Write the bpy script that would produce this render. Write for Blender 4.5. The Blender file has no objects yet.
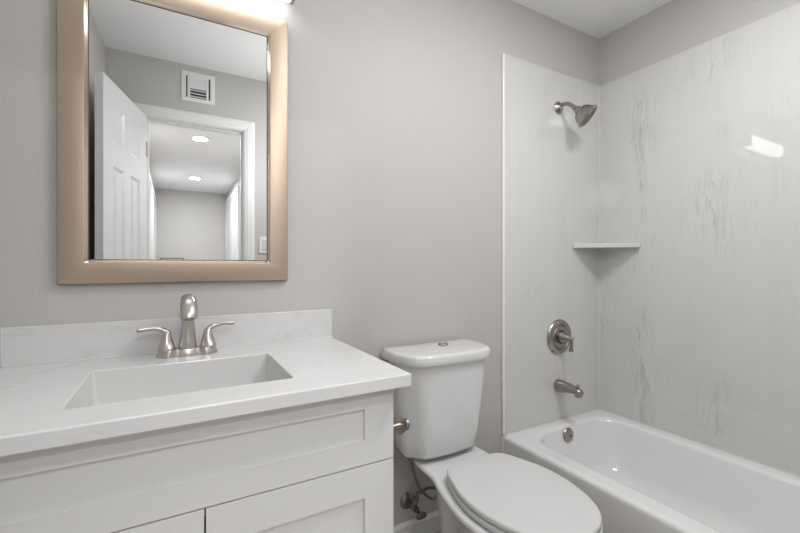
import bpy, bmesh, math, random
from mathutils import Vector, Matrix
random.seed(4)
PI = math.pi
S = bpy.context.scene
C = S.collection
H = 1.15            # eye height

# ------------------------------------------------------------------ camera
cam = bpy.data.objects.new('camera', bpy.data.cameras.new('camera'))
C.objects.link(cam)
cam.location = (0, 0, H)
cam.rotation_euler = (PI / 2, 0, math.radians(-29.4))
cam.data.sensor_width = 36
cam.data.lens = 36 * 401 / 800
cam.data.shift_y = -2 / 800
cam.data.clip_start = 0.02
S.camera = cam

# ------------------------------------------------------------------ light
world = bpy.data.worlds.new('world')
S.world = world
world.use_nodes = True
world.node_tree.nodes['Background'].inputs[0].default_value = (1, 1, 1, 1)
world.node_tree.nodes['Background'].inputs[1].default_value = 0.3
S.view_settings.view_transform = 'Standard'
S.view_settings.look = 'None'
S.view_settings.gamma = 1
S.view_settings.use_curve_mapping = False
S.view_settings.exposure = 0.25

BAR_EMIT = 5.0
DISC_EMIT = 30.0
BATH_FILL_WATT = 15.5  # power of the two added bathroom fill lights
HALL_WATT = 19.5

def area_light(name, loc, size, watt, color=(1, 1, 1), rot=(0, 0, 0)):
    l = bpy.data.lights.new(name, 'AREA')
    l.shape = 'DISK'
    l.size = size
    l.energy = watt
    l.color = color
    o = bpy.data.objects.new(name, l)
    C.objects.link(o)
    o.location = loc
    o.rotation_euler = rot
    return o

# ------------------------------------------------------------------ materials
def new_mat(name):
    m = bpy.data.materials.new(name)
    m.use_nodes = True
    return m, m.node_tree.nodes, m.node_tree.links, m.node_tree.nodes['Principled BSDF']

def noise(n, scale, detail=3, rough=.5, dist=0):
    t = n.new('ShaderNodeTexNoise')
    t.inputs['Scale'].default_value = scale
    t.inputs['Detail'].default_value = detail
    t.inputs['Roughness'].default_value = rough
    t.inputs['Distortion'].default_value = dist
    return t

def plain(name, col, rough=.5, metal=0, var=.02, nscale=8, bump=0, bscale=200, coat=0, spec=.5, stretch=None):
    """principled with slight procedural colour variation and optional fine bump"""
    m, n, l, b = new_mat(name)
    tc = n.new('ShaderNodeTexCoord')
    t = noise(n, nscale)
    l.new(tc.outputs['Object'], t.inputs['Vector'])
    mx = n.new('ShaderNodeMix'); mx.data_type = 'RGBA'
    mx.inputs['A'].default_value = (*[c * (1 - var) for c in col], 1)
    mx.inputs['B'].default_value = (*[min(1, c * (1 + var)) for c in col], 1)
    l.new(t.outputs['Fac'], mx.inputs['Factor'])
    l.new(mx.outputs['Result'], b.inputs['Base Color'])
    b.inputs['Roughness'].default_value = rough
    b.inputs['Metallic'].default_value = metal
    b.inputs['Coat Weight'].default_value = coat
    b.inputs['Coat Roughness'].default_value = .05
    b.inputs['Specular IOR Level'].default_value = spec
    if bump:
        t2 = noise(n, bscale, 2)
        if stretch:
            mp = n.new('ShaderNodeMapping')
            mp.inputs['Scale'].default_value = stretch
            l.new(tc.outputs['Object'], mp.inputs['Vector'])
            l.new(mp.outputs['Vector'], t2.inputs['Vector'])
        else:
            l.new(tc.outputs['Object'], t2.inputs['Vector'])
        bp = n.new('ShaderNodeBump')
        bp.inputs['Strength'].default_value = bump
        bp.inputs['Distance'].default_value = .002
        l.new(t2.outputs['Fac'], bp.inputs['Height'])
        l.new(bp.outputs['Normal'], b.inputs['Normal'])
    return m

def marble(name, base, vein, axis, centres, lo, hi, rough, stretch, vscale, width=.02, strength=.6, spec=.5, floor_=.0):
    """thin stretched veins gathered round the given centres along one axis (0 = X, 1 = Y)"""
    m, n, l, b = new_mat(name)
    tc = n.new('ShaderNodeTexCoord')
    sep = n.new('ShaderNodeSeparateXYZ')
    l.new(tc.outputs['Object'], sep.inputs[0])
    # warp
    w = noise(n, 2.2, 3)
    l.new(tc.outputs['Object'], w.inputs['Vector'])
    ws = n.new('ShaderNodeVectorMath'); ws.operation = 'MULTIPLY_ADD'
    ws.inputs[1].default_value = (.10, .10, .10)
    l.new(w.outputs['Color'], ws.inputs[0]); l.new(tc.outputs['Object'], ws.inputs[2])
    mp = n.new('ShaderNodeMapping'); mp.inputs['Scale'].default_value = stretch
    l.new(ws.outputs[0], mp.inputs['Vector'])
    v = noise(n, vscale, 4, .62, .6)
    l.new(mp.outputs[0], v.inputs['Vector'])
    sub = n.new('ShaderNodeMath'); sub.operation = 'SUBTRACT'; sub.inputs[1].default_value = .5
    l.new(v.outputs['Fac'], sub.inputs[0])
    ab = n.new('ShaderNodeMath'); ab.operation = 'ABSOLUTE'; l.new(sub.outputs[0], ab.inputs[0])
    mr = n.new('ShaderNodeMapRange'); mr.interpolation_type = 'SMOOTHSTEP'
    mr.inputs['From Min'].default_value = 0; mr.inputs['From Max'].default_value = width
    mr.inputs['To Min'].default_value = 1; mr.inputs['To Max'].default_value = 0
    l.new(ab.outputs[0], mr.inputs['Value'])
    # patches
    p = noise(n, 3.3, 2); l.new(tc.outputs['Object'], p.inputs['Vector'])
    pr = n.new('ShaderNodeMapRange'); pr.interpolation_type = 'SMOOTHSTEP'
    pr.inputs['From Min'].default_value = .40; pr.inputs['From Max'].default_value = .62
    l.new(p.outputs['Fac'], pr.inputs['Value'])
    mul = n.new('ShaderNodeMath'); mul.operation = 'MULTIPLY'
    l.new(mr.outputs[0], mul.inputs[0]); l.new(pr.outputs[0], mul.inputs[1])
    fac = mul.outputs[0]
    if centres:
        sp2 = n.new('ShaderNodeSeparateXYZ'); l.new(ws.outputs[0], sp2.inputs[0])
        u = n.new('ShaderNodeMapRange')
        u.inputs['From Min'].default_value = lo; u.inputs['From Max'].default_value = hi
        off = n.new('ShaderNodeMath'); off.operation = 'SUBTRACT'; off.inputs[1].default_value = .05
        l.new(sp2.outputs[axis], off.inputs[0])
        l.new(off.outputs[0], u.inputs['Value'])
        cr = n.new('ShaderNodeValToRGB')
        cr.color_ramp.elements[0].position = 0; cr.color_ramp.elements[0].color = (floor_,) * 3 + (1,)
        cr.color_ramp.elements[1].position = 1; cr.color_ramp.elements[1].color = (floor_,) * 3 + (1,)
        for c, hw, s in sorted(centres):
            q = (c - lo) / (hi - lo); d = hw / (hi - lo)
            for pos, val in ((q - d, floor_), (q, s), (q + d, floor_)):
                e = cr.color_ramp.elements.new(min(.999, max(.001, pos))); e.color = (val, val, val, 1)
        l.new(u.outputs[0], cr.inputs[0])
        mm = n.new('ShaderNodeMath'); mm.operation = 'MULTIPLY'
        l.new(fac, mm.inputs[0]); l.new(cr.outputs[0], mm.inputs[1])
        fac = mm.outputs[0]
    ms = n.new('ShaderNodeMath'); ms.operation = 'MULTIPLY'; ms.inputs[1].default_value = strength
    l.new(fac, ms.inputs[0])
    # broad soft cloudiness
    cl = noise(n, 1.6, 3); l.new(mp.outputs[0], cl.inputs['Vector'])
    bx_ = n.new('ShaderNodeMix'); bx_.data_type = 'RGBA'
    bx_.inputs['A'].default_value = (*[c * .975 for c in base], 1)
    bx_.inputs['B'].default_value = (*[min(1, c * 1.02) for c in base], 1)
    l.new(cl.outputs['Fac'], bx_.inputs['Factor'])
    mx = n.new('ShaderNodeMix'); mx.data_type = 'RGBA'
    l.new(bx_.outputs['Result'], mx.inputs['A'])
    mx.inputs['B'].default_value = (*vein, 1)
    l.new(ms.outputs[0], mx.inputs['Factor'])
    l.new(mx.outputs['Result'], b.inputs['Base Color'])
    b.inputs['Roughness'].default_value = rough
    b.inputs['Specular IOR Level'].default_value = spec
    return m

def emit(name, col, st):
    m, n, l, b = new_mat(name)
    b.inputs['Base Color'].default_value = (.9, .9, .9, 1)
    b.inputs['Emission Color'].default_value = (*col, 1)
    b.inputs['Emission Strength'].default_value = st
    return m

M = {}
M['wall'] = plain('grey_wall_paint', (.535, .524, .511), .55, bump=.25, bscale=160, var=.01)
M['ceil'] = plain('ceiling_paint', (.88, .885, .89), .7, bump=.2, bscale=120, var=.01)
M['trim'] = plain('white_trim_paint', (.80, .80, .80), .35, var=.01)
M['door'] = plain('white_door_paint', (.70, .70, .71), .28, var=.01)
M['cab'] = plain('cabinet_paint', (.69, .69, .685), .38, var=.01)
M['gap'] = plain('cabinet_inside_shade', (.05, .045, .04), .8)  # shade inside the cabinet, put into the colour
M['porcelain'] = plain('porcelain', (.75, .75, .75), .12, var=.005, coat=.5)
M['basin'] = plain('basin_gloss', (.66, .66, .655), .42, var=.005, coat=.0)
M['tub'] = plain('tub_enamel', (.84, .84, .84), .10, var=.005, coat=.6)
M['plastic'] = plain('white_seat_plastic', (.66, .66, .66), .22, var=.005)
M['nickel'] = plain('brushed_nickel', (.37, .335, .305), .27, 1, var=.05, nscale=30, bump=.05, bscale=300)
M['nickel_lit'] = plain('brushed_nickel_lit', (.56, .52, .49), .30, 1, var=.05, nscale=30, bump=.05, bscale=300)  # faucet copy of the nickel, paler for the white it reflects
M['nickel_dark'] = plain('dark_nickel', (.30, .265, .235), .30, 1, var=.05, nscale=30)
M['bronze_gap'] = plain('dark_rubber_face', (.10, .09, .08), .6, .3)
M['frame'] = plain('champagne_metal', (.50, .395, .315), .44, .85, var=.03, nscale=14, bump=.25, bscale=120, stretch=(.3, 4, 4))
M['frame_v'] = plain('champagne_metal_upright', (.50, .395, .315), .44, .85, var=.03, nscale=14, bump=.25, bscale=120, stretch=(4, 4, .3))
M['lip'] = plain('polished_champagne', (.80, .68, .58), .16, 1)
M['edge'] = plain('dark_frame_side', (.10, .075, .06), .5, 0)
M['steel'] = plain('braided_steel', (.25, .235, .22), .35, 1, var=.2, nscale=400)
M['floor'] = plain('floor_vinyl', (.50, .46, .42), .45, var=.15, nscale=5)
M['carpet'] = plain('hall_carpet', (.50, .46, .42), .95, var=.08, nscale=40, bump=.6, bscale=500)
M['black'] = plain('flat_black', (.02, .02, .02), .8)
M['caulk'] = plain('caulk', (.74, .74, .73), .4)
M['panel_edge'] = plain('panel_edge', (.86, .86, .85), .2)
M['counter'] = marble('counter_quartz', (.68, .68, .68), (.55, .54, .53), 0, None, 0, 1, .22,
                      (1.1, 5, 5), 1.6, .024, .40)
M['panel_back'] = marble('marbled_panel_back', (.66, .658, .648), (.36, .34, .31), 0,
                         [(1.47, .09, 1), (1.76, .05, .5), (1.99, .10, .9)], 1.35, 2.15, .08,
                         (9, 9, .45), 2.3, .032, .6, .6, .16)
M['panel_side'] = marble('marbled_panel_side', (.66, .658, .648), (.36, .34, .31), 1,
                         [(.18, .1, .8), (.50, .08, .9), (.76, .09, 1), (1.08, .085, 1), (1.34, .06, .9)], -.1, 1.5, .03,
                         (9, 9, .45), 2.3, .032, .6, .6, .16)
M['mirror'] = plain('mirror_silver', (.83, .835, .835), .0, 1, var=0)
M['diffuser'] = emit('lit_diffuser', (1, .995, .985), BAR_EMIT)
M['lens'] = emit('lit_lens', (1, .98, .95), DISC_EMIT)
M['picture'] = plain('grey_canvas', (.45, .45, .44), .7)

# ------------------------------------------------------------------ mesh helpers
def link(name, bm, mat, parent=None, smooth=False, angle=40):
    me = bpy.data.meshes.new(name)
    bmesh.ops.recalc_face_normals(bm, faces=bm.faces[:])
    bm.to_mesh(me); bm.free()
    for mm in (mat if isinstance(mat, (list, tuple)) else [mat]):
        me.materials.append(M[mm])
    o = bpy.data.objects.new(name, me)
    C.objects.link(o)
    if smooth:
        me.polygons.foreach_set('use_smooth', [True] * len(me.polygons))
        me.set_sharp_from_angle(angle=math.radians(angle))
    if parent is not None:
        o.parent = parent
        # children are authored in world coordinates
        o.matrix_parent_inverse = Matrix.Identity(4)
        o.data.transform(parent_inv(parent))
    return o

def parent_inv(p):
    m = Matrix.Identity(4)
    while p is not None:
        m = m @ Matrix.Translation(-p.location) if p.rotation_euler.z == 0 else m
        p = p.parent
    return m

def thing(name, label, cat, loc, group=None):
    o = bpy.data.objects.new(name, None)
    o.empty_display_size = .05
    C.objects.link(o)
    o.location = loc
    o['label'] = label; o['category'] = cat
    if group: o['group'] = group
    return o

def tag(o, label, cat, group=None):
    o['label'] = label; o['category'] = cat
    if group: o['group'] = group
    return o

def struct(o, label=None):
    o['kind'] = 'structure'
    if label: o['label'] = label
    return o

def add_box(bm, x0, x1, y0, y1, z0, z1, bev=0, seg=2):
    r = bmesh.ops.create_cube(bm, size=1)
    vs = r['verts']
    for v in vs:
        v.co = Vector(((x0 + x1) / 2 + v.co.x * (x1 - x0), (y0 + y1) / 2 + v.co.y * (y1 - y0), (z0 + z1) / 2 + v.co.z * (z1 - z0)))
    if bev:
        es = {e for v in vs for e in v.link_edges}
        bmesh.ops.bevel(bm, geom=list(es), offset=bev, segments=seg, profile=.5, affect='EDGES')
    return bm

def box(*a, **k):
    return add_box(bmesh.new(), *a, **k)

def basis(axis):
    a = Vector(axis).normalized()
    t = Vector((0, 0, 1)) if abs(a.z) < .9 else Vector((1, 0, 0))
    u = a.cross(t).normalized()
    return a, u, a.cross(u).normalized()

def add_lathe(bm, origin, axis, prof, n=40, caps=True):
    """prof: list of (distance along axis, radius)"""
    a, u, w = basis(axis)
    o = Vector(origin)
    rings = []
    for d, r in prof:
        if r < 1e-6:
            rings.append([bm.verts.new(o + a * d)])
        else:
            rings.append([bm.verts.new(o + a * d + (u * math.cos(2 * PI * i / n) + w * math.sin(2 * PI * i / n)) * r) for i in range(n)])
    bridge(bm, rings, caps)
    return bm

def bridge(bm, rings, caps=True):
    for A, B in zip(rings, rings[1:]):
        n = max(len(A), len(B))
        for i in range(n):
            j = (i + 1) % n
            if len(A) == 1 and len(B) == 1: continue
            if len(A) == 1: bm.faces.new((A[0], B[j], B[i]))
            elif len(B) == 1: bm.faces.new((A[i], A[j], B[0]))
            else: bm.faces.new((A[i], A[j], B[j], B[i]))
    if caps:
        for R in (rings[0], rings[-1]):
            if len(R) > 2: bm.faces.new(R)

def lathe(*a, **k):
    return add_lathe(bmesh.new(), *a, **k)

def catmull(pts, k=8, closed=False):
    P = [Vector(p) for p in pts]
    n = len(P); out = []
    rng = n if closed else n - 1
    for i in range(rng):
        if closed: p0, p1, p2, p3 = P[(i - 1) % n], P[i], P[(i + 1) % n], P[(i + 2) % n]
        else: p0, p1, p2, p3 = P[max(i - 1, 0)], P[i], P[i + 1], P[min(i + 2, n - 1)]
        for j in range(k):
            t = j / k
            out.append(.5 * ((2 * p1) + (p2 - p0) * t + (2 * p0 - 5 * p1 + 4 * p2 - p3) * t * t + (3 * p1 - p0 - 3 * p2 + p3) * t ** 3))
    if not closed: out.append(P[-1])
    return out

def add_tube(bm, pts, rad, n=14, k=6, flat=None):
    """sweep a round (or flattened) section through pts; rad is one number or one per control point"""
    rs = rad if isinstance(rad, (list, tuple)) else [rad] * len(pts)
    P4 = catmull([(*p, r) if False else p for p in pts], k)
    m = len(pts) - 1
    R = []
    for i in range(len(P4)):
        s = i / k; a = min(int(s), m - 1); f = s - a
        f = f * f * (3 - 2 * f)
        R.append(rs[a] * (1 - f) + rs[a + 1] * f)
    rings = []
    up = None
    for i, p in enumerate(P4):
        d = (P4[min(i + 1, len(P4) - 1)] - P4[max(i - 1, 0)]).normalized()
        if up is None:
            up = Vector((0, 0, 1)) if abs(d.z) < .9 else Vector((0, 1, 0))
        side = d.cross(up).normalized()
        up2 = side.cross(d).normalized(); up = up2
        fl = 1 if flat is None else flat[0] * (1 - i / (len(P4) - 1)) + flat[1] * i / (len(P4) - 1)
        rings.append([bm.verts.new(p + side * math.cos(2 * PI * j / n) * R[i] + up2 * math.sin(2 * PI * j / n) * R[i] * fl) for j in range(n)])
    bridge(bm, rings)
    return bm

def tube(*a, **k):
    return add_tube(bmesh.new(), *a, **k)

def loft(sections, caps=True):
    bm = bmesh.new()
    rings = [[bm.verts.new(p) for p in s] for s in sections]
    bridge(bm, rings, caps)
    return bm

def rrect(x0, x1, y0, y1, z, r, n=10):
    """rounded rectangle, 4n points, z may be a number"""
    rr = r if isinstance(r, (list, tuple)) else [r] * 4
    out = []
    cs = [(x1, y1, -1, -1, 0, rr[0]), (x0, y1, 1, -1, 1, rr[1]), (x0, y0, 1, 1, 2, rr[2]), (x1, y0, -1, 1, 3, rr[3])]
    for cx, cy, sx, sy, q, rad in cs:
        for i in range(n):
            a = PI / 2 * (q + i / (n - 1))
            out.append(Vector((cx + sx * rad + rad * math.cos(a), cy + sy * rad + rad * math.sin(a), z)))
    return out

def mirror_outline(half, cx, z, k=6, inset=0):
    """half: list of (half-width, y) from the back middle to the front middle; returns closed outline"""
    pts = [(x, y, 0) for x, y in half]
    full = pts + [(-x, y, 0) for x, y, _ in reversed(pts[1:-1])]
    c = catmull(full, k, True)
    n = len(c)
    out = []
    for i, p in enumerate(c):
        d = (c[(i + 1) % n] - c[i - 1]).normalized()
        nn = Vector((d.y, -d.x, 0))
        q = p - nn * (-inset)
        out.append(Vector((cx + q.x, q.y, z)))
    return out

def outline_inset(out, amt):
    n = len(out); res = []
    c = sum(out, Vector()) / n
    for i, p in enumerate(out):
        d = (out[(i + 1) % n] - out[i - 1]); d.z = 0
        if d.length < 1e-9: res.append(p.copy()); continue
        d.normalize()
        nn = Vector((d.y, -d.x, 0))
        if nn.dot(p - c) < 0: nn = -nn
        res.append(p - nn * amt)
    return res

def at_z(out, z):
    return [Vector((p.x, p.y, z)) for p in out]

def paneled(w, h, t, cells, ramp, depth, raise_=0, both=True):
    """a slab in the local X (0..w), Z (0..h) plane, y 0 (front) .. t; recessed panels cut in"""
    bm = bmesh.new()
    xs = sorted({0, w} | {c[0] for c in cells} | {c[1] for c in cells})
    zs = sorted({0, h} | {c[2] for c in cells} | {c[3] for c in cells})
    def is_cell(xa, xb, za, zb):
        return any(c[0] <= xa + 1e-6 and xb <= c[1] + 1e-6 and c[2] <= za + 1e-6 and zb <= c[3] + 1e-6 for c in cells)
    for side, y in ((0, 0), (1, t)):
        V = {}
        def v(x, z, yy):
            key = (round(x, 5), round(z, 5), round(yy, 5))
            if key not in V: V[key] = bm.verts.new((x, yy, z))
            return V[key]
        s = 1 if side == 0 else -1
        for xa, xb in zip(xs, xs[1:]):
            for za, zb in zip(zs, zs[1:]):
                if is_cell(xa, xb, za, zb) and (side == 0 or both): continue
                bm.faces.new((v(xa, za, y), v(xb, za, y), v(xb, zb, y), v(xa, zb, y)))
        if side == 0 or both:
            for x0, x1, z0, z1 in cells:
                steps = [(0, 0), (ramp, depth)]
                if raise_:
                    steps += [(ramp + .006, depth), (ramp + .006 + raise_, depth * .25)]
                prev = None
                for ins, dep in steps:
                    ring = [v(x0 + ins, z0 + ins, y + s * dep), v(x1 - ins, z0 + ins, y + s * dep),
                            v(x1 - ins, z1 - ins, y + s * dep), v(x0 + ins, z1 - ins, y + s * dep)]
                    if prev:
                        for i in range(4):
                            bm.faces.new((prev[i], prev[(i + 1) % 4], ring[(i + 1) % 4], ring[i]))
                    prev = ring
                bm.faces.new(prev)
    # edges round the slab
    def quad(a, b, c, d): bm.faces.new([bm.verts.new(p) for p in (a, b, c, d)])
    quad((0, 0, 0), (w, 0, 0), (w, t, 0), (0, t, 0)); quad((0, 0, h), (w, 0, h), (w, t, h), (0, t, h))
    quad((0, 0, 0), (0, 0, h), (0, t, h), (0, t, 0)); quad((w, 0, 0), (w, 0, h), (w, t, h), (w, t, 0))
    bmesh.ops.remove_doubles(bm, verts=bm.verts[:], dist=1e-5)
    return bm

def move(bm, loc, rz=0):
    bm.transform(Matrix.Translation(loc) @ Matrix.Rotation(rz, 4, 'Z'))
    return bm

# ------------------------------------------------------------------ room shell
D = 1.44            # back wall
XR = 2.118          # right wall
YF = -.08           # inner face of the door wall
ZC = H + 1.29       # ceiling
HX0, HX1, HY = -.28, .83, -5.08

struct(link('floor', box(-.6, XR + .12, YF - .11, D + .12, -.06, 0), 'floor'))
struct(link('ceiling', box(-.6, XR + .12, YF - .11, D + .12, ZC, ZC + .06), 'ceil'))
struct(link('wall_back', box(-.6, XR + .12, D, D + .12, 0, ZC), 'wall'))
struct(link('wall_right', box(XR, XR + .12, YF - .11, D, 0, ZC), 'wall'))
bm = bmesh.new()
lw = [(-.4105, D), (-.355, YF), (-.60, YF), (-.60, D)]
vb = [bm.verts.new((x, y, 0)) for x, y in lw]; vt = [bm.verts.new((x, y, ZC)) for x, y in lw]
bridge(bm, [vb, vt])
struct(link('wall_left', bm, 'wall'))
OX0, OX1, OZ = -.147, .415, 2.065       # door opening
bm = bmesh.new()
add_box(bm, -.6, OX0 - .018, YF - .11, YF, 0, ZC)
add_box(bm, OX1 + .018, XR, YF - .11, YF, 0, ZC)
add_box(bm, OX0 - .018, OX1 + .018, YF - .11, YF, OZ + .018, ZC)
struct(link('wall_front', bm, 'wall'))
# hallway beyond the door
struct(link('floor_hall', box(HX0 - .1, HX1 + .1, HY - .1, YF - .11, -.06, 0), 'carpet'))
struct(link('ceiling_hall', box(HX0 - .1, HX1 + .1, HY - .1, YF - .11, ZC, ZC + .06), 'ceil'))
struct(link('wall_hall_left', box(HX0 - .1, HX0, HY, YF - .11, 0, ZC), 'wall'))
struct(link('wall_hall_right', box(HX1, HX1 + .1, HY, YF - .11, 0, ZC), 'wall'))
struct(link('wall_hall_end', box(HX0 - .1, HX1 + .1, HY - .1, HY, 0, ZC), 'wall'))

# door casing and jamb
def casing_profile_frame(x0, x1, z1, y, s, w=.066, t=.016):
    """three mitred boards round an opening, on the face y, standing out by s*t"""
    bm = bmesh.new()
    prof = [(0, 0), (0, .010), (.012, .013), (.02, .016), (.05, .016), (w, .009), (w, 0)]
    path = lambda o, d: [Vector((x0 - o, y + s * d, 0)), Vector((x0 - o, y + s * d, z1 + o)), Vector((x1 + o, y + s * d, z1 + o)), Vector((x1 + o, y + s * d, 0))]
    rows = [[bm.verts.new(p) for p in path(o, d)] for o, d in prof]
    for A, B in zip(rows, rows[1:]):
        for i in range(3): bm.faces.new((A[i], A[i + 1], B[i + 1], B[i]))
    A, B = rows[-1], rows[0]
    for i in range(3): bm.faces.new((A[i], A[i + 1], B[i + 1], B[i]))
    for e in (0, 3): bm.faces.new([r[e] for r in rows])
    return bm
struct(link('trim_1', casing_profile_frame(OX0 - .006, OX1 + .006, OZ + .006, YF, 1), 'trim'))
struct(link('trim_2', casing_profile_frame(OX0 - .006, OX1 + .006, OZ + .006, YF - .11, -1), 'trim'))
bm = bmesh.new()
add_box(bm, OX0 - .018, OX0, YF - .11, YF, 0, OZ + .018); add_box(bm, OX1, OX1 + .018, YF - .11, YF, 0, OZ + .018)
add_box(bm, OX0, OX1, YF - .11, YF, OZ, OZ + .018)
add_box(bm, OX0, OX0 + .010, YF - .075, YF - .045, 0, OZ); add_box(bm, OX1 - .010, OX1, YF - .075, YF - .045, 0, OZ)
add_box(bm, OX0 + .01, OX1 - .01, YF - .075, YF - .045, OZ - .010, OZ)
struct(link('trim_3', bm, 'trim'))

# the open door, hinged on the left jamb
W = .585; DH = 2.045
cells = []
for x0, x1 in ((.11, .25), (.335, .475)):
    for z0, z1 in ((.22, .80), (.92, 1.63), (1.745, 1.935)):
        cells.append((x0, x1, z0, z1))
bm = paneled(W, DH, .035, cells, .014, .008, .022)
ang = math.atan2(.57, -.144)
door = bpy.data.objects.new('door_1', None)
C.objects.link(door); door['kind'] = 'structure'
door['label'] = 'white six panel door standing open, seen in the mirror'
def door_place(b):   # local x from hinge to free edge, local y (thickness) towards the left wall
    b.transform(Matrix.Translation((-.147, -.050, .012)) @ Matrix.Rotation(ang, 4, 'Z'))
    return b
link('door_slab', door_place(bm), 'door', door)
kb = bmesh.new()
for s, y in ((-1, 0), (1, .035)):
    add_lathe(kb, (W - .06, y, .93), (0, s, 0), [(0, .03), (.004, .03), (.008, .012), (.022, .010), (.028, .021), (.04, .026), (.05, .02), (.053, 0)], 24)
link('door_knob', door_place(kb), 'nickel', door, True)
for z in (.25, 1.02, 1.80):
    hb = bmesh.new(); add_lathe(hb, (0.0, .0, z), (0, 0, 1), [(0, .006), (.09, .006)], 12)
    link('hinge', door_place(hb), 'nickel', door, True)

# hallway closet doors and casings
def wall_casing(n, x, y0, y1, z1, s, out=.02):
    b = bmesh.new(); w = .06
    add_box(b, min(x, x + s * out), max(x, x + s * out), y0 - w, y0, 0, z1 + w)
    add_box(b, min(x, x + s * out), max(x, x + s * out), y1, y1 + w, 0, z1 + w)
    add_box(b, min(x, x + s * out), max(x, x + s * out), y0, y1, z1, z1 + w)
    struct(link('trim_%d' % n, b, 'trim'))
wall_casing(4, HX0, -4.95, -2.80, 2.20, 1); 
wall_casing(5, HX1, -4.97, -3.45, 2.24, -1)
wall_casing(6, HX1, -3.05, -2.25, 2.04, -1)
def flat_wall_door(n, x, s, y0, y1, z1, npan, knob=False):
    e = bpy.data.objects.new('door_%d' % n, None); C.objects.link(e); e['kind'] = 'structure'
    wid = (y1 - y0) / npan
    for i in range(npan):
        b = paneled(wid - .004, z1 - .012, .012, [(.09, wid - .094, .2, .95), (.09, wid - .094, 1.07, z1 - .13)], .014, .006, .03, both=False)
        rot = PI / 2 if s < 0 else -PI / 2     # front (local -y) looks to s*x
        yy = y0 + i * wid if s < 0 else y1 - i * wid
        # rotation +90: local -y -> +x ; so flip
        rot = -rot
        yy = y0 + i * wid if rot > 0 else y1 - i * wid
        b.transform(Matrix.Translation((x + s * .0125, yy, .006)) @ Matrix.Rotation(rot, 4, 'Z'))
        link('door_panel', b, 'door', e)
flat_wall_door(2, HX0, 1, -4.95, -2.80, 2.20, 3)
flat_wall_door(3, HX1, -1, -4.97, -3.45, 2.24, 2)
flat_wall_door(4, HX1, -1, -3.05, -2.25, 2.04, 1)

# baseboards
def baseboard(name, x0, x1, y0, y1, side):
    """side: which face has the room: 'y-' board on a wall at high y, etc."""
    t, h = .014, .082
    b = bmesh.new()
    pr = [(0, 0), (t, 0), (t, h - .014), (t * .45, h), (0, h)]
    if side[0] == 'y':
        s = -1 if side[1] == '-' else 1
        R = [[b.verts.new((x, y0 + s * d, z)) for d, z in pr] for x in (x0, x1)]
    else:
        s = -1 if side[1] == '-' else 1
        R = [[b.verts.new((x0 + s * d, y, z)) for d, z in pr] for y in (y0, y1)]
    bridge(b, R)
    struct(link(name, b, 'trim'))
baseboard('baseboard_back', .487, 1.372, D, D, 'y-')
baseboard('baseboard_front', .50, 1.372, YF, YF, 'y+')
baseboard('baseboard_hall_end', HX0, HX1, HY, HY, 'y+')
baseboard('baseboard_hall_left', HX0, HX0, -2.72, YF - .15, 'x+')
baseboard('baseboard_hall_right', HX1, HX1, -2.18, YF - .15, 'x-')

# ------------------------------------------------------------------ bathtub
TX0 = 1.374; TZ = H - .82
tub = thing('bathtub', 'white alcove bathtub with a flat rim beneath the marbled shower walls', 'bathtub', ((TX0 + XR) / 2, (D + YF) / 2, 0))
ox0, ox1, oy0, oy1 = TX0, XR - .001, YF + .001, D - .001
ix0, ix1, iy0, iy1 = 1.457, 2.060, .03, 1.385
secs = []
N = 14
def rr(i, z, r): return rrect(ox0 + i, ox1, oy0, oy1, z, r, N)
secs.append(rr(.02, 0, .004)); secs.append(rr(.02, .05, .004)); secs.append(rr(.004, .09, .004))
secs.append(rr(0, TZ - .05, .004)); secs.append(rr(0, TZ - .022, .004))
for a in range(1, 7):
    t = a / 6 * PI / 2
    secs.append(rr(.018 * (1 - math.cos(t)), TZ - .018 + .018 * math.sin(t), .006))
secs.append(rr(.024, TZ, .008))
RI = [.14, .14, .16, .16]
def ri(i, z, extra=(0, 0, 0, 0), r=None):
    return rrect(ix0 + i + extra[0], ix1 - i - extra[1], iy0 + i + extra[2], iy1 - i - extra[3], z, r or RI, N)
secs.append(ri(-.008, TZ)); secs.append(ri(0, TZ - .0008))
for a in range(1, 7):
    t = a / 6 * PI / 2 * .92
    secs.append(ri(.020 * math.sin(t), TZ - .001 - .022 * (1 - math.cos(t))))
secs.append(ri(.026, TZ - .06, (0, 0, .01, 0)))
secs.append(ri(.038, TZ - .15, (0, 0, .05, .005)))
secs.append(ri(.050, TZ - .215, (0, 0, .10, .015)))
secs.append(ri(.066, TZ - .245, (0, 0, .13, .022)))
secs.append(ri(.10, TZ - .262, (0, 0, .14, .03)))
secs.append(ri(.15, TZ - .266, (0, 0, .15, .03), [.1] * 4))
link('tub_shell', loft(secs), 'tub', tub, True, 50)
ovy = iy1 - .030
ov = lathe((1.746, ovy + .006, H - .867), (0, -1, .10), [(0, .034), (.006, .036), (.010, .033), (.012, .028), (.0125, 0)], 40)
ovo = link('overflow_plate', ov, 'nickel', tub, True, 30)
link('overflow_screw', lathe((1.754, ovy - .0062, H - .870), (0, -1, .10), [(0, .0045), (.002, .004), (.0022, 0)], 16), 'black', ovo, True)
link('tub_drain', lathe((1.762, 1.20, TZ - .2665), (0, 0, 1), [(0, .03), (.003, .032), (.005, .026), (.004, .018), (.009, .016), (.011, 0)], 32), 'nickel', tub, True, 30)
# caulk down the joint of apron and wall
struct(link('trim_7', box(TX0 - .006, TX0 + .0, D - .008, D - .0002, .083, TZ - .004), 'caulk'))

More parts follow.
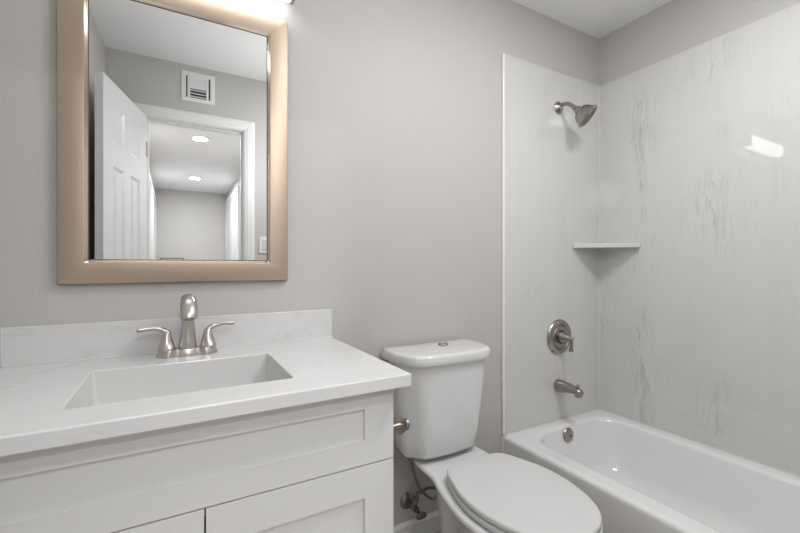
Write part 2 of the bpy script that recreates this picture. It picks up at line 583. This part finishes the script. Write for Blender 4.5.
# ------------------------------------------------------------------ shower wall panels
PZ = H + 1.0125
pb = thing('shower_wall_panel', 'white marbled shower wall panel behind the showerhead and tub spout', 'wall panel', (1.75, D, TZ), 'marbled shower wall panels')
link('panel_sheet', box(TX0 + .008, XR - .009, D - .009, D - .0003, TZ + .001, PZ), 'panel_back', pb)
link('edge_strip', box(TX0 - .004, TX0 + .0075, D - .013, D - .0003, TZ + .001, PZ, bev=.002), 'panel_edge', pb)
ps = thing('shower_wall_panel', 'tall white marbled shower wall panel along the long side of the tub', 'wall panel', (XR, .7, TZ), 'marbled shower wall panels')
link('panel_sheet', box(XR - .009, XR - .0003, YF + .001, D - .0005, TZ + .001, PZ), 'panel_side', ps)
bm = bmesh.new(); add_box(bm, TX0 + .012, XR - .01, D - .014, D - .0095, TZ + .0003, TZ + .005, bev=.002)
add_box(bm, XR - .014, XR - .0095, YF + .002, D - .0145, TZ + .0003, TZ + .005, bev=.002)
add_box(bm, XR - .0128, XR - .0092, D - .0128, D - .0092, TZ + .006, PZ)
struct(link('trim_8', bm, 'caulk'))

# corner shelf
cx, cy = XR - .009, D - .009
L = .234
z0, z1 = H + .090, H + .112
def shelf_out(z, g=0):
    pts = [Vector((cx, cy, z)), Vector((cx - L + g, cy, z))]
    a = Vector((cx - L + g, cy - .012, z)); b = Vector((cx - .012, cy - L + g, z))
    for i in range(13):
        t = i / 12
        p = a.lerp(b, t); bow = math.sin(PI * t) * .012
        pts.append(p + Vector((-bow, -bow, 0)) * .7 + Vector((g, g, 0)) * .7 * math.sin(PI * t))
    pts.append(Vector((cx, cy - L + g, z)))
    return pts
tag(link('corner_shelf', loft([shelf_out(z0), shelf_out(z1 - .002), shelf_out(z1, .002)]), 'counter', None, False),
    'small white marbled corner shelf where the two shower walls meet', 'shelf')

# ------------------------------------------------------------------ shower fittings
# shower head
YP = D - .009
sh = thing('showerhead', 'brushed nickel bell shaped showerhead on a short curved arm', 'showerhead', (1.762, YP, H + .824))
link('wall_flange', lathe((1.762, YP, H + .824), (0, -1, 0), [(0, .031), (.004, .032), (.010, .027), (.014, .016), (.018, .012), (.0185, 0)], 36), 'nickel', sh, True, 35)
neck = Vector((1.768, 1.338, H + .796))
link('shower_arm', tube([(1.762, YP - .006, H + .824), (1.763, 1.405, H + .834), (1.765, 1.368, H + .824), tuple(neck)], .0098, 18, 8), 'nickel', sh, True)
ax = Vector((.45, -.60, -.65)).normalized()
hd = link('spray_head', lathe(neck - ax * .004, ax, [(0, .011), (.002, .0135), (.008, .0145), (.012, .0115), (.016, .012), (.018, .018), (.026, .0185), (.030, .021),
     (.040, .036), (.050, .044), (.060, .0485), (.072, .052), (.080, .0545), (.082, .060), (.088, .062), (.092, .059), (.093, .054)], 56), 'nickel', sh, True, 35)
nf = bmesh.new()
fc = neck + ax * .0895
add_lathe(nf, fc, ax, [(0, .0535), (.0015, .0535), (.002, .05), (.0022, 0)], 48)
a_, u_, w_ = basis(ax)
for r_, k_ in ((.046, 34), (.038, 28), (.030, 22), (.022, 16), (.013, 9)):
    for i in range(k_):
        t = 2 * PI * i / k_
        add_lathe(nf, fc + ax * .0015 + (u_ * math.cos(t) + w_ * math.sin(t)) * r_, ax, [(0, .0018), (.003, .0012)], 6)
link('nozzle_face', nf, 'nickel_dark', hd, False)

# valve
vx, vz = 1.766, H - .380
sv = thing('shower_valve', 'round brushed nickel shower valve trim with a short downward lever', 'shower valve', (vx, YP, vz))
link('trim_plate', lathe((vx, YP, vz), (0, -1, 0), [(0, .090), (.004, .0915), (.010, .088), (.016, .078), (.018, .066), (.014, .062), (.013, .061), (.013, 0)], 64), 'nickel', sv, True, 35)
link('inner_ring', lathe((vx, YP - .0125, vz), (0, -1, 0), [(0, .0605), (.003, .0605), (.007, .056), (.0075, .036), (.006, .034), (.006, 0)], 56), 'nickel', sv, True, 30)
link('hub', lathe((vx, YP - .0185, vz), (0, -1, 0), [(0, .031), (.004, .033), (.018, .031), (.022, .028), (.030, .026), (.046, .017), (.058, .010), (.066, .009), (.070, .006), (.071, 0)], 40), 'nickel', sv, True, 35)
link('lever', tube([(vx, YP - .078, vz + .004), (vx, YP - .079, vz - .015), (vx, YP - .078, vz - .038), (vx, YP - .076, vz - .064)], [.0075, .0065, .0085, .0115], 20, 6), 'nickel', sv, True)

# tub spout
tx, tz = 1.759, H - .635
ts = thing('tub_spout', 'brushed nickel tub spout with a small diverter knob', 'tub spout', (tx, YP, tz))
def spout_sec(y, zc, rx, rz, sq=2.4):
    out = []
    for i in range(32):
        t = 2 * PI * i / 32; c, s = math.cos(t), math.sin(t)
        out.append(Vector((tx + math.copysign(abs(c) ** (2 / sq), c) * rx, y, zc + math.copysign(abs(s) ** (2 / sq), s) * rz)))
    return out
secs = [spout_sec(YP, tz, .030, .032, 2), spout_sec(YP - .005, tz, .033, .034, 2), spout_sec(YP - .012, tz, .033, .034, 2), spout_sec(YP - .03, tz + .001, .031, .031),
        spout_sec(YP - .06, tz + .003, .027, .0255), spout_sec(YP - .09, tz + .003, .024, .0205), spout_sec(YP - .112, tz + .001, .022, .0185),
        spout_sec(YP - .130, tz - .002, .021, .0175), spout_sec(YP - .141, tz - .006, .017, .014), spout_sec(YP - .145, tz - .009, .009, .007)]
link('spout_body', loft(secs), 'nickel', ts, True, 50)
link('spout_outlet', lathe((tx, YP - .124, tz - .008), (0, 0, -1), [(0, .0195), (.018, .0185), (.019, .015), (.013, .014), (.013, 0)], 24), 'nickel', ts, True, 35)
link('diverter_knob', lathe((tx, YP - .124, tz + .014), (0, 0, 1), [(0, .0035), (.010, .0035), (.012, .008), (.018, .0085), (.022, .006), (.023, 0)], 20), 'nickel', ts, True, 35)

# ------------------------------------------------------------------ vanity cabinet
VX0, VX1, VY, VZ1 = -.376, .485, .895, H - .2695 - .0315
XG = .0545
van = thing('vanity_cabinet', 'white shaker style vanity cabinet under the marbled countertop', 'cabinet', ((VX0 + VX1) / 2, 1.17, 0))
bm = bmesh.new(); t = .018; FY = VY + .021
add_box(bm, VX0, VX0 + t, FY, D - .0005, .0, VZ1); add_box(bm, VX1 - t, VX1, FY, D - .0005, .0, VZ1)
add_box(bm, VX0 + t, VX1 - t, FY, FY + .018, VZ1 - .215, VZ1 - .001)
add_box(bm, VX0 + t, VX1 - t, FY, FY + .018, .09, .13)
add_box(bm, VX0 + t, VX1 - t, FY + .05, FY + .066, 0, .09)
add_box(bm, VX0 + t, VX1 - t, FY + .018, D - .0005, .10, .115)
add_box(bm, VX0 + t, VX1 - t, D - .012, D - .001, .115, VZ1 - .1)
link('body', bm, 'cab', van)
link('reveal_shade', box(VX0 + t + .001, VX1 - t - .001, FY + .0181, FY + .022, .131, VZ1 - .002), 'gap', van)  # dark sheet painted for the shade behind the door gap
sz = H - .490        # seam below the top false drawer
topz = VZ1 - .001
ff = paneled(VX1 - VX0, topz - (sz + .0015), .020, [(.079, VX1 - VX0 - .079, (H - .4296) - (sz + .0015), (H - .353) - (sz + .0015))], .0012, .0085, both=False)
link('false_drawer_front', move(ff, (VX0, VY, sz + .0015)), 'cab', van)
dw = XG - .0018 - VX0; dz0 = .11; dh = sz - .0018 - dz0
for x0 in (VX0, XG + .0018):
    w_ = (XG - .0018 - VX0) if x0 == VX0 else (VX1 - XG - .0018)
    b = paneled(w_, dh, .020, [(.079, w_ - .079, .08, dh - .079)], .0012, .0085, both=False)
    link('door', move(b, (x0, VY, dz0)), 'cab', van)

# ------------------------------------------------------------------ countertop with basin
CZ = H - .2695; CX1 = .5125; CY0 = .850
top = thing('vanity_countertop', 'white marbled vanity countertop with a rectangular basin and backsplash', 'countertop', (.05, 1.15, CZ))
BX0, BX1, BY0, BY1 = -.181, .248, .957, 1.262
bm = bmesh.new()
def wallx(y): return -.4105 + (D - y) / (D - YF) * .0555 + .0004
inner_top = rrect(BX0, BX1, BY0, BY1, CZ, .007, 5)
ring_r = .0022
# top slab: outer outline with same count (20 points)
def outer(z, g):
    x0b, x0f = wallx(D), wallx(CY0 + g)
    P = []
    cs = [(CX1 - g, D - .0004, None), (x0b, D - .0004, None), (x0f, CY0 + g, None), (CX1 - g, CY0 + g, None)]
    for i, (x, y, _) in enumerate(cs):
        sx = -1 if i in (0, 3) else 1; sy = -1 if i in (0, 1) else 1
        for k in range(5):
            a = PI / 2 * (i + k / 4); r = .003
            P.append(Vector((x + sx * r + r * math.cos(a), y + sy * r + r * math.sin(a), z)))
    return P
rings = [outer(CZ - .0315, .002), outer(CZ - .0295, 0), outer(CZ - .003, 0), outer(CZ - .0008, .0012), outer(CZ, .004)]
rings += [rrect(BX0 - .003, BX1 + .003, BY0 - .003, BY1 + .003, CZ, .009, 5), rrect(BX0 - .0008, BX1 + .0008, BY0 - .0008, BY1 + .0008, CZ - .0008, .008, 5), rrect(BX0, BX1, BY0, BY1, CZ - .003, .007, 5),
          rrect(BX0 - .010, BX1 + .010, BY0 - .010, BY1 + .010, CZ - .0036, .012, 5), rrect(BX0 - .010, BX1 + .010, BY0 - .010, BY1 + .010, CZ - .0315, .012, 5)]
vr = [[bm.verts.new(p) for p in r] for r in rings]
bridge(bm, vr + [vr[0]], caps=False)
link('slab', bm, 'counter', top)
# basin: vertical back and front, sloping sides
bz = CZ - .0035
secs = [rrect(BX0, BX1, BY0, BY1, CZ - .003, .007, 5),
        rrect(BX0 + .004, BX1 - .004, BY0 + .003, BY1 - .001, bz - .07, .010, 5),
        rrect(BX0 + .009, BX1 - .009, BY0 + .006, BY1 - .003, bz - .112, .016, 5),
        rrect(BX0 + .016, BX1 - .016, BY0 + .013, BY1 - .009, bz - .132, .024, 5),
        rrect(BX0 + .030, BX1 - .030, BY0 + .026, BY1 - .022, bz - .142, .026, 5),
        rrect(BX0 + .19, BX1 - .19, BY0 + .13, BY1 - .13, bz - .148, .02, 5)]
secs = [[Vector(p) for p in s] for s in secs]
inn = secs
outr = [at_z(outline_inset(s, -.008), s[0].z - .006) for s in reversed(secs)]
bm = bmesh.new()
R = [[bm.verts.new(p) for p in s] for s in inn]
bridge(bm, R, caps=False); bm.faces.new(R[-1])
bas = link('basin', bm, 'basin', top, True, 50)
link('basin_drain', lathe(((BX0 + BX1) / 2, (BY0 + BY1) / 2, bz - .1475), (0, 0, 1), [(0, .022), (.002, .023), (.003, .018), (.002, .014), (.005, .013), (.006, 0)], 28), 'nickel', bas, True, 30)
BSZ = CZ + .100
link('backsplash', box(-.394, CX1 - .001, D - .0185, D - .0004, CZ + .0002, H - .166, bev=.0018), 'counter', top)
link('caulk_bead', box(-.39, CX1 - .001, D - .0225, D - .0186, CZ + .0001, CZ + .0035, bev=.001), 'caulk', top)
bm = bmesh.new()
pa = [(wallx(D - .02) , D - .0005), (wallx(CY0 + .01), CY0 + .01), (wallx(CY0 + .01) + .015, CY0 + .01), (wallx(D) + .0165, D - .0005)]
bridge(bm, [[bm.verts.new((x, y, z)) for x, y in pa] for z in (CZ + .0002, H - .166)])
link('side_splash', bm, 'counter', top)

# ------------------------------------------------------------------ faucet
fx, fy = .036, 1.357
fau = thing('basin_faucet', 'brushed nickel two handle faucet behind the basin', 'faucet', (fx, fy, CZ))
def stad(hw, hd, z, n=12):
    out = []
    for q, (sx) in ((0, 1), (1, -1)):
        for i in range(n):
            a = -PI / 2 + PI * i / (n - 1) + q * PI
            out.append(Vector((fx + sx * (hw - hd) + hd * math.cos(a), fy + hd * math.sin(a), z)))
    return out
def plate(k, z):
    out = []
    for i in range(72):
        t = 2 * PI * i / 72; c, q = math.cos(t), math.sin(t)
        x = math.copysign(abs(c) ** .55, c) * .081
        w = .0275 + .0045 * math.cos(abs(x) / .055 * 2 * PI)      # three soft lobes
        out.append(Vector((fx + x * k, fy + math.copysign(abs(q) ** .75, q) * w * k, z)))
    return out
link('base_plate', loft([plate(1, CZ + .0003), plate(1, CZ + .005), plate(.97, CZ + .010), plate(.91, CZ + .019), plate(.89, CZ + .021), plate(.5, CZ + .0215)]), 'nickel_lit', fau, True, 45)
# spout column + curved head
def ell(cx_, cy_, cz_, tilt, rx, ry, n=28):
    """section with its plane tilted: tilt 0 = horizontal, 90deg = facing the viewer (-Y)"""
    out = []
    d = Vector((0, -math.sin(tilt), math.cos(tilt)))     # direction of travel
    v = Vector((0, math.cos(tilt), math.sin(tilt)))
    for i in range(n):
        t = 2 * PI * i / n
        out.append(Vector((cx_, cy_, cz_)) + Vector((1, 0, 0)) * math.cos(t) * rx + v * math.sin(t) * ry)
    return out
col = [ell(fx, fy, CZ + .018, 0, .0245, .0245), ell(fx, fy, CZ + .024, 0, .0245, .0245), ell(fx, fy, CZ + .05, .02, .0215, .021), ell(fx, fy, CZ + .085, .05, .0182, .018),
       ell(fx, fy - .002, CZ + .115, .15, .0168, .017), ell(fx, fy - .008, CZ + .140, .45, .0170, .0168), ell(fx, fy - .022, CZ + .160, .9, .0178, .0160), ell(fx, fy - .044, CZ + .170, 1.35, .0188, .0150),
       ell(fx, fy - .068, CZ + .168, 1.75, .0198, .0145), ell(fx, fy - .088, CZ + .157, 2.15, .0208, .0150), ell(fx, fy - .102, CZ + .140, 2.55, .0215, .0155),
       ell(fx, fy - .109, CZ + .122, 2.85, .0218, .0160), ell(fx, fy - .1105, CZ + .119, 2.85, .020, .0145)]
link('spout', loft(col), 'nickel_lit', fau, True, 50)
link('aerator', lathe((fx, fy - .1075, CZ + .124), Vector((0, -math.sin(2.85), math.cos(2.85))), [(0, .011), (.008, .011), (.009, .008), (.007, 0)], 20), 'nickel_dark', fau, True, 30)
for s in (-1, 1):
    hx = fx + s * .055
    hb = link('handle', lathe((hx, fy, CZ + .020), (s * -.02, 0, 1), [(0, .0225), (.002, .0232), (.005, .0232), (.006, .0222), (.025, .0165), (.040, .0128), (.048, .0108), (.053, .0092), (.056, .006), (.057, 0)], 32), 'nickel_lit', fau, True, 35)
    e = .004 if s > 0 else 0
    link('lever', tube([(hx - s * .004, fy, CZ + .056), (hx + s * .001, fy, CZ + .070), (hx + s * .012, fy, CZ + .080), (hx + s * .028, fy - .002, CZ + .0845), (hx + s * .046, fy - .004, CZ + .0845 + e), (hx + s * .068, fy - .006, CZ + .0825 + e), (hx + s * .073, fy - .006, CZ + .0825 + e)],
                       [.0095, .0095, .0085, .0065, .0062, .0072, .0045], 16, 6, flat=(1, .6)), 'nickel_lit', hb, True)

# ------------------------------------------------------------------ mirror
mir = thing('framed_mirror', 'wall mirror in a wide champagne metal frame above the vanity', 'mirror', (.034, D, H + .4))
mx0, mx1, mz0, mz1 = -.2805, .3475, H - .0555, H + .852
prof = [(0, D - .0008), (0, D - .020), (.0015, D - .0238), (.006, D - .0255), (.057, D - .0268), (.0605, D - .0262), (.0625, D - .0235), (.0675, D - .0165), (.0690, D - .0155), (.0705, D - .0150), (.0705, D - .0008)]
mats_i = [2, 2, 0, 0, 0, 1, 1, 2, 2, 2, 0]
def frame_side(k):
    bm = bmesh.new()
    rows = []
    for o, y in prof:
        c = [Vector((mx0 + o, y, mz0 + o)), Vector((mx1 - o, y, mz0 + o)), Vector((mx1 - o, y, mz1 - o)), Vector((mx0 + o, y, mz1 - o))]
        rows.append((bm.verts.new(c[k]), bm.verts.new(c[(k + 1) % 4])))
    n = len(rows)
    for i in range(n):
        a, b = rows[i], rows[(i + 1) % n]
        f = bm.faces.new((a[0], a[1], b[1], b[0])); f.material_index = mats_i[i]
    bm.faces.new([r[0] for r in rows]); bm.faces.new([r[1] for r in rows])
    return bm
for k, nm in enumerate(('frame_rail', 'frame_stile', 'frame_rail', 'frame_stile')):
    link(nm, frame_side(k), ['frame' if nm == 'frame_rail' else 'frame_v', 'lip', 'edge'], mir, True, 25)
link('mirror_glass', box(mx0 + .066, mx1 - .066, D - .0150, D - .0110, mz0 + .066, mz1 - .066), 'mirror', mir)

# ------------------------------------------------------------------ vanity light bar
vl = thing('vanity_light_bar', 'lit rectangular bar light on the wall above the mirror', 'wall light', (.045, D, H + .955))
link('back_plate', box(-.07, .16, D - .022, D - .0003, H + .905, H + .990, bev=.003), 'nickel', vl)
link('diffuser', box(-.262, .352, D - .082, D - .024, H + .916, H + .996, bev=.003), 'diffuser', vl)
for x0, x1 in ((-.276, -.2625), (.3525, .366)):
    link('end_cap', box(x0, x1, D - .084, D - .022, H + .914, H + .998, bev=.002), 'nickel', vl)
link('rear_channel', box(-.262, .352, D - .0238, D - .0222, H + .93, H + .98), 'nickel', vl)

# ------------------------------------------------------------------ toilet
TC = .945
toi = thing('toilet', 'white two piece toilet with closed lid between vanity and tub', 'toilet', (TC, 1.05, 0))
rim_half = [(0, 1.345), (.10, 1.345), (.138, 1.325), (.148, 1.26), (.153, 1.18), (.180, 1.09), (.202, .98), (.202, .89), (.180, .80), (.138, .728), (.072, .680), (0, .665)]
mid_half = [(0, 1.290), (.045, 1.288), (.076, 1.265), (.088, 1.225), (.096, 1.16), (.118, 1.09), (.158, .99), (.166, .90), (.148, .81), (.112, .745), (.060, .700), (0, .685)]
foot_half = [(0, 1.272), (.04, 1.270), (.072, 1.250), (.090, 1.215), (.098, 1.17), (.102, 1.10), (.104, 1.02), (.100, .96), (.094, .90), (.078, .855), (.045, .83), (0, .822)]
rim = mirror_outline(rim_half, TC, 0); foot = mirror_outline(foot_half, TC, 0)
RZ = H - .748
mid = mirror_outline(mid_half, TC, 0)
def mixo(A, B, t, z, sx=1):
    return [Vector((TC + ((a.x * (1 - t) + b.x * t) - TC) * sx, a.y * (1 - t) + b.y * t, z)) for a, b in zip(A, B)]
secs = [mixo(foot, foot, 0, 0), mixo(foot, foot, 0, .02), mixo(foot, foot, 0, .035, .92), mixo(foot, foot, 0, .10, .86), mixo(foot, mid, .10, .16, .86), mixo(foot, mid, .35, .21, .92),
        mixo(foot, mid, .70, .26), mixo(foot, mid, .92, .30), mixo(mid, rim, .12, .335), mixo(mid, rim, .45, .362), mixo(mid, rim, .86, .380), at_z(rim, RZ - .013),
        at_z(outline_inset(rim, .002), RZ - .006), at_z(outline_inset(rim, .006), RZ - .002), at_z(outline_inset(rim, .013), RZ), at_z(outline_inset(rim, .03), RZ)]
bm = loft(secs)
link('bowl', bm, 'porcelain', toi, True, 60)
seat_half = [(0, 1.142), (.088, 1.140), (.119, 1.131), (.140, 1.102), (.161, 1.045), (.179, .98), (.184, .91), (.175, .84), (.150, .765), (.112, .712), (.060, .680), (0, .669)]
so = mirror_outline(seat_half, TC, 0)
def puck(out, z0, z1, r_top, r_bot, dome=0):
    s = [at_z(outline_inset(out, r_bot), z0)]
    if r_bot: s.append(at_z(out, z0 + r_bot))
    for i in range(0, 5):
        a = PI / 2 * i / 4
        s.append(at_z(outline_inset(out, r_top * (1 - math.cos(a))), z1 - r_top + r_top * math.sin(a)))
    c = Vector((TC, .90, 0))
    for f in (.8, .5, .2):
        s.append([Vector((c.x + (p.x - c.x) * f, c.y + (p.y - c.y) * f, z1 + dome * (1 - f * f))) for p in outline_inset(out, r_top)])
    return loft(s)
SZ0 = RZ + .004
link('seat', puck(outline_inset(so, -.002), SZ0, SZ0 + .018, .006, .003), 'plastic', toi, True, 60)
link('lid', puck(so, SZ0 + .0205, H - .705, .007, .003, .002), 'plastic', toi, True, 60)
for s in (-1, 1):
    link('hinge', box(TC + s * .075 - .022, TC + s * .075 + .022, 1.118, 1.150, RZ + .0003, RZ + .026, bev=.006, seg=3), 'plastic', toi, True)
# tank
def tank_half(hw, yf, yb=1.422, tb=0.0):
    return [(0, yb), ((hw - tb) * .55, yb), (hw - .012 - tb, yb), (hw - .002 - tb, yb - .010), (hw - tb * .4, yb - .07), (hw - .003, yb - .120), (hw - .030, yf + .042), (hw * .64, yf + .012), (hw * .3, yf + .003), (0, yf)]
def tank_sec(hw, yf, z, tb=.018): return mirror_outline(tank_half(hw, yf, tb=tb), TC - .016, z)
TZ0 = H - .730; TZ1 = H - .372
secs = []
b0 = tank_sec(.178, 1.236, TZ0)
secs.append(at_z(outline_inset(b0, .03), TZ0 - .004)); secs.append(at_z(outline_inset(b0, .012), TZ0))
secs.append(tank_sec(.178, 1.236, TZ0 + .014)); secs.append(tank_sec(.182, 1.230, TZ0 + .06)); secs.append(tank_sec(.190, 1.220, TZ0 + .16)); secs.append(tank_sec(.198, 1.211, TZ0 + .27)); secs.append(tank_sec(.205, 1.205, TZ1 + .002))
link('tank', loft(secs), 'porcelain', toi, True, 60)
lo_ = tank_sec(.2165, 1.190, 0, 0)
secs = [at_z(outline_inset(lo_, .004), TZ1 + .0025), at_z(lo_, TZ1 + .006), at_z(outline_inset(lo_, .001), H - .350)]
for i in range(0, 6):
    a = PI / 2 * i / 5
    secs.append(at_z(outline_inset(lo_, .002 + .014 * (1 - math.cos(a))), H - .342 + .012 * math.sin(a)))
cc = Vector((TC, 1.31, 0)); tp = outline_inset(lo_, .016)
for f in (.85, .6, .3, .1):
    secs.append([Vector((cc.x + (p.x - cc.x) * f, cc.y + (p.y - cc.y) * f, H - .330 + .003 * (1 - f * f))) for p in tp])
lid = link('tank_lid', loft(secs), 'porcelain', toi, True, 60)
link('flush_button', lathe((TC + .012, 1.340, H - .3262), (0, 0, 1), [(0, .0205), (.003, .0205), (.005, .019), (.005, .0175), (.004, .017), (.0045, 0)], 32), 'nickel', lid, True, 30)

# ------------------------------------------------------------------ shutoff valve and hose
vlv = thing('shutoff_valve', 'chrome water shutoff valve low on the wall beside the toilet', 'valve', (.845, D, H - .982))
V0 = Vector((.845, D, H - .982))
link('escutcheon', lathe(V0 - Vector((0, .0003, 0)), (0, -1, 0), [(0, .034), (.003, .034), (.010, .026), (.015, .012), (.0155, 0)], 32), 'steel', vlv, True, 35)
bm = lathe(V0 - Vector((0, .012, 0)), (0, -1, 0), [(0, .008), (.035, .008), (.036, .013), (.062, .013), (.063, .008), (.078, .007)], 20)
add_lathe(bm, V0 + Vector((0, -.060, .008)), (.3, 0, .95), [(0, .008), (.018, .008), (.019, .0105), (.034, .0105), (.035, .006)], 20)
link('valve_body', bm, 'steel', vlv, True, 35)
hnd = bmesh.new()
add_lathe(hnd, (0, 0, 0), (0, -1, 0), [(0, .012), (.003, .020), (.012, .021), (.016, .017), (.017, 0)], 24)
hnd.transform(Matrix.Translation(V0 + Vector((.004, -.098, -.004))) @ Matrix.Rotation(.5, 4, 'X') @ Matrix.Diagonal((1.15, 1, .75, 1)))
link('valve_handle', hnd, 'steel', vlv, True, 35)
hose = thing('supply_hose', 'braided steel hose looping from the shutoff valve up to the toilet tank', 'hose', (.83, 1.37, .2))
tip = V0 + Vector((.0105, -.060, .042))
hp = [(0.819, 1.36, H - 0.77), (0.826, 1.36, H - 0.815), (0.846, 1.355, H - 0.878), (0.871, 1.35, H - 0.914), (0.91, 1.35, H - 0.947), (0.946, 1.36, H - 0.948), (0.946, 1.375, H - 0.929), (0.913, 1.385, H - 0.923), (0.879, 1.385, H - 0.929), tuple(tip + Vector((.004, 0, .014))), tuple(tip)]
link('braided_line', tube(hp, .0062, 12, 10), 'steel', hose, True)
link('coupling_nut', lathe((0.819, 1.36, H - 0.774), (0, 0, 1), [(0, .012), (.004, .0155), (.014, .0155), (.017, .019), (.027, .019), (.0275, .012), (.034, .012)], 16), 'steel', hose, True, 35)

# ------------------------------------------------------------------ paper holder on the cabinet side
ph = thing('toilet_paper_holder', 'brushed nickel toilet paper holder post on the side of the vanity', 'paper holder', (VX1, 1.0, H - .461))
P0 = Vector((VX1, 1.0, H - .461))
link('mounting_plate', lathe(P0, (1, 0, 0), [(.0002, .026), (.006, .027), (.010, .022), (.014, .013)], 32), 'nickel_dark', ph, True, 35)
link('post', lathe(P0, (1, 0, 0), [(.010, .0105), (.090, .0095), (.091, .0135), (.095, .0165), (.101, .0165), (.105, .0120), (.106, 0)], 32), 'nickel', ph, True, 35)
link('arm_collar', lathe(P0 + Vector((.073, -.004, -.002)), (.35, .94, 0), [(0, .014), (.004, .024), (.010, .026), (.016, .022), (.02, .010)], 32), 'nickel_dark', ph, True, 35)
link('roller_arm', tube([tuple(P0 + Vector((.078, .0, 0))), tuple(P0 + Vector((.080, .05, 0))), tuple(P0 + Vector((.080, .13, 0)))], .008, 14, 5), 'nickel', ph, True)

# ------------------------------------------------------------------ vent over the door
vt = thing('air_vent', 'white square air vent grille high on the wall above the door, seen in the mirror', 'vent', (.137, YF, H + 1.153))
gx0, gx1, gz0, gz1 = .039, .236, H + 1.056, H + 1.250
bm = bmesh.new()
hx0, hx1, hz0, hz1 = gx0 + .021, gx1 - .021, gz0 + .024, gz1 - .030
fr = [(gx0, gx1, gz0, gz1, YF + .0003), (gx0, gx1, gz0, gz1, YF + .003), (gx0 + .004, gx1 - .004, gz0 + .004, gz1 - .004, YF + .007), (hx0, hx1, hz0, hz1, YF + .009), (hx0, hx1, hz0, hz1, YF + .0008)]
R = [[bm.verts.new(p) for p in ((a, y, c), (b, y, c), (b, y, d), (a, y, d))] for a, b, c, d, y in fr]
bridge(bm, R, caps=False)
link('vent_frame', bm, 'trim', vt)
link('opening_shade', box(hx0 + .0002, hx1 - .0002, YF + .0003, YF + .0007, hz0 + .0002, hz1 - .0002), 'black', vt)  # black sheet painted for the shade inside the duct
mz = (hz0 + hz1) / 2
for s in (0, 1):
    xx = hx0 + .026 if s == 0 else hx1 - .026
    link('divider', box(xx - .004, xx + .004, YF + .001, YF + .009, hz0 + .0003, hz1 - .0003), 'trim', vt)
nsl = 7
for i in range(nsl):
    zz = hz0 + (i + .5) * (hz1 - hz0) / nsl
    b = box(hx0 + .0305, hx1 - .0305, -.0065, .0065, -.0006, .0006)
    up = i >= 3
    b.transform(Matrix.Translation((0, YF + .006, zz)) @ Matrix.Rotation(math.radians(66 if up else 25), 4, 'X') @ Matrix.Scale(1.45 if up else .8, 4, (0, 1, 0)))
    link('slat', b, 'trim', vt)
for s in (0, 1):
    for k in (0, 2):
        xx = (hx0 + .004 + k * .0075) if s == 0 else (hx1 - .004 - k * .0075)
        b = box(-.0005, .0005, -.004, .004, hz0 + .001, hz1 - .001)
        b.transform(Matrix.Translation((xx, YF + .0055, 0)) @ Matrix.Rotation(math.radians(60 if s == 0 else -60), 4, 'Z'))
        link('side_slat', b, 'trim', vt)

# light switch right of the door
sw = thing('light_switch', 'white light switch plate on the wall right of the door casing, seen in the mirror', 'light switch', (.555, YF, H + .137))
link('switch_plate', box(.519, .591, YF + .0003, YF + .006, H + .079, H + .195, bev=.002), 'trim', sw)
link('rocker', box(.539, .571, YF + .0062, YF + .009, H + .104, H + .170, bev=.001), 'plastic', sw)

# ------------------------------------------------------------------ recessed lights
spots = [('round recessed light in the hallway ceiling, the nearer one in the mirror', .235, -1.72),
         ('round recessed light in the hallway ceiling, the farther one in the mirror', .27, -3.85)]
for lab, x, y in spots:
    rl = thing('recessed_light', lab, 'ceiling light', (x, y, ZC), 'recessed hallway lights')
    link('trim_ring', lathe((x, y, ZC - .0003), (0, 0, -1), [(0, .088), (.004, .086), (.006, .070), (.003, .066)], 40), 'trim', rl, True, 30)
    link('lens', lathe((x, y, ZC - .0035), (0, 0, -1), [(0, .065), (.0008, .065), (.0012, 0)], 40), 'lens', rl)
area_light('hall_lamp', (.235, -1.72, ZC - .012), .13, HALL_WATT)
area_light('hall_lamp_far', (.27, -3.85, ZC - .012), .13, HALL_WATT)
pl = bpy.data.lights.new('bath_fill_point', 'POINT')  # added unseen fill light hanging free in the bathroom, no fixture
pl.energy = BATH_FILL_WATT * .50; pl.shadow_soft_size = .13; pl.color = (1, 1, 1)
plo = bpy.data.objects.new('bath_fill_point', pl); C.objects.link(plo); plo.location = (.64, .46, ZC - .62)
area_light('bath_fill_disk', (1.25, .42, ZC - .012), .30, BATH_FILL_WATT * .72)  # added unseen fill under the bathroom ceiling, no fixture there
area_light('hall_fill_near', (.25, -.62, ZC - .012), .13, 8)  # added unseen fill in the hall, brightens the bathroom through the doorway

# framed picture low on the hallway end wall (only its top shows)
pic = thing('framed_picture', 'picture with a dark top edge on the far hallway wall, low in the mirror', 'picture', (-.025, HY, 1.0))
link('picture_frame', box(-.20, .15, HY + .0003, HY + .022, .80, H + .113, bev=.002), 'edge', pic)
link('canvas', box(-.185, .135, HY + .0222, HY + .0235, .815, H + .100), 'picture', pic)
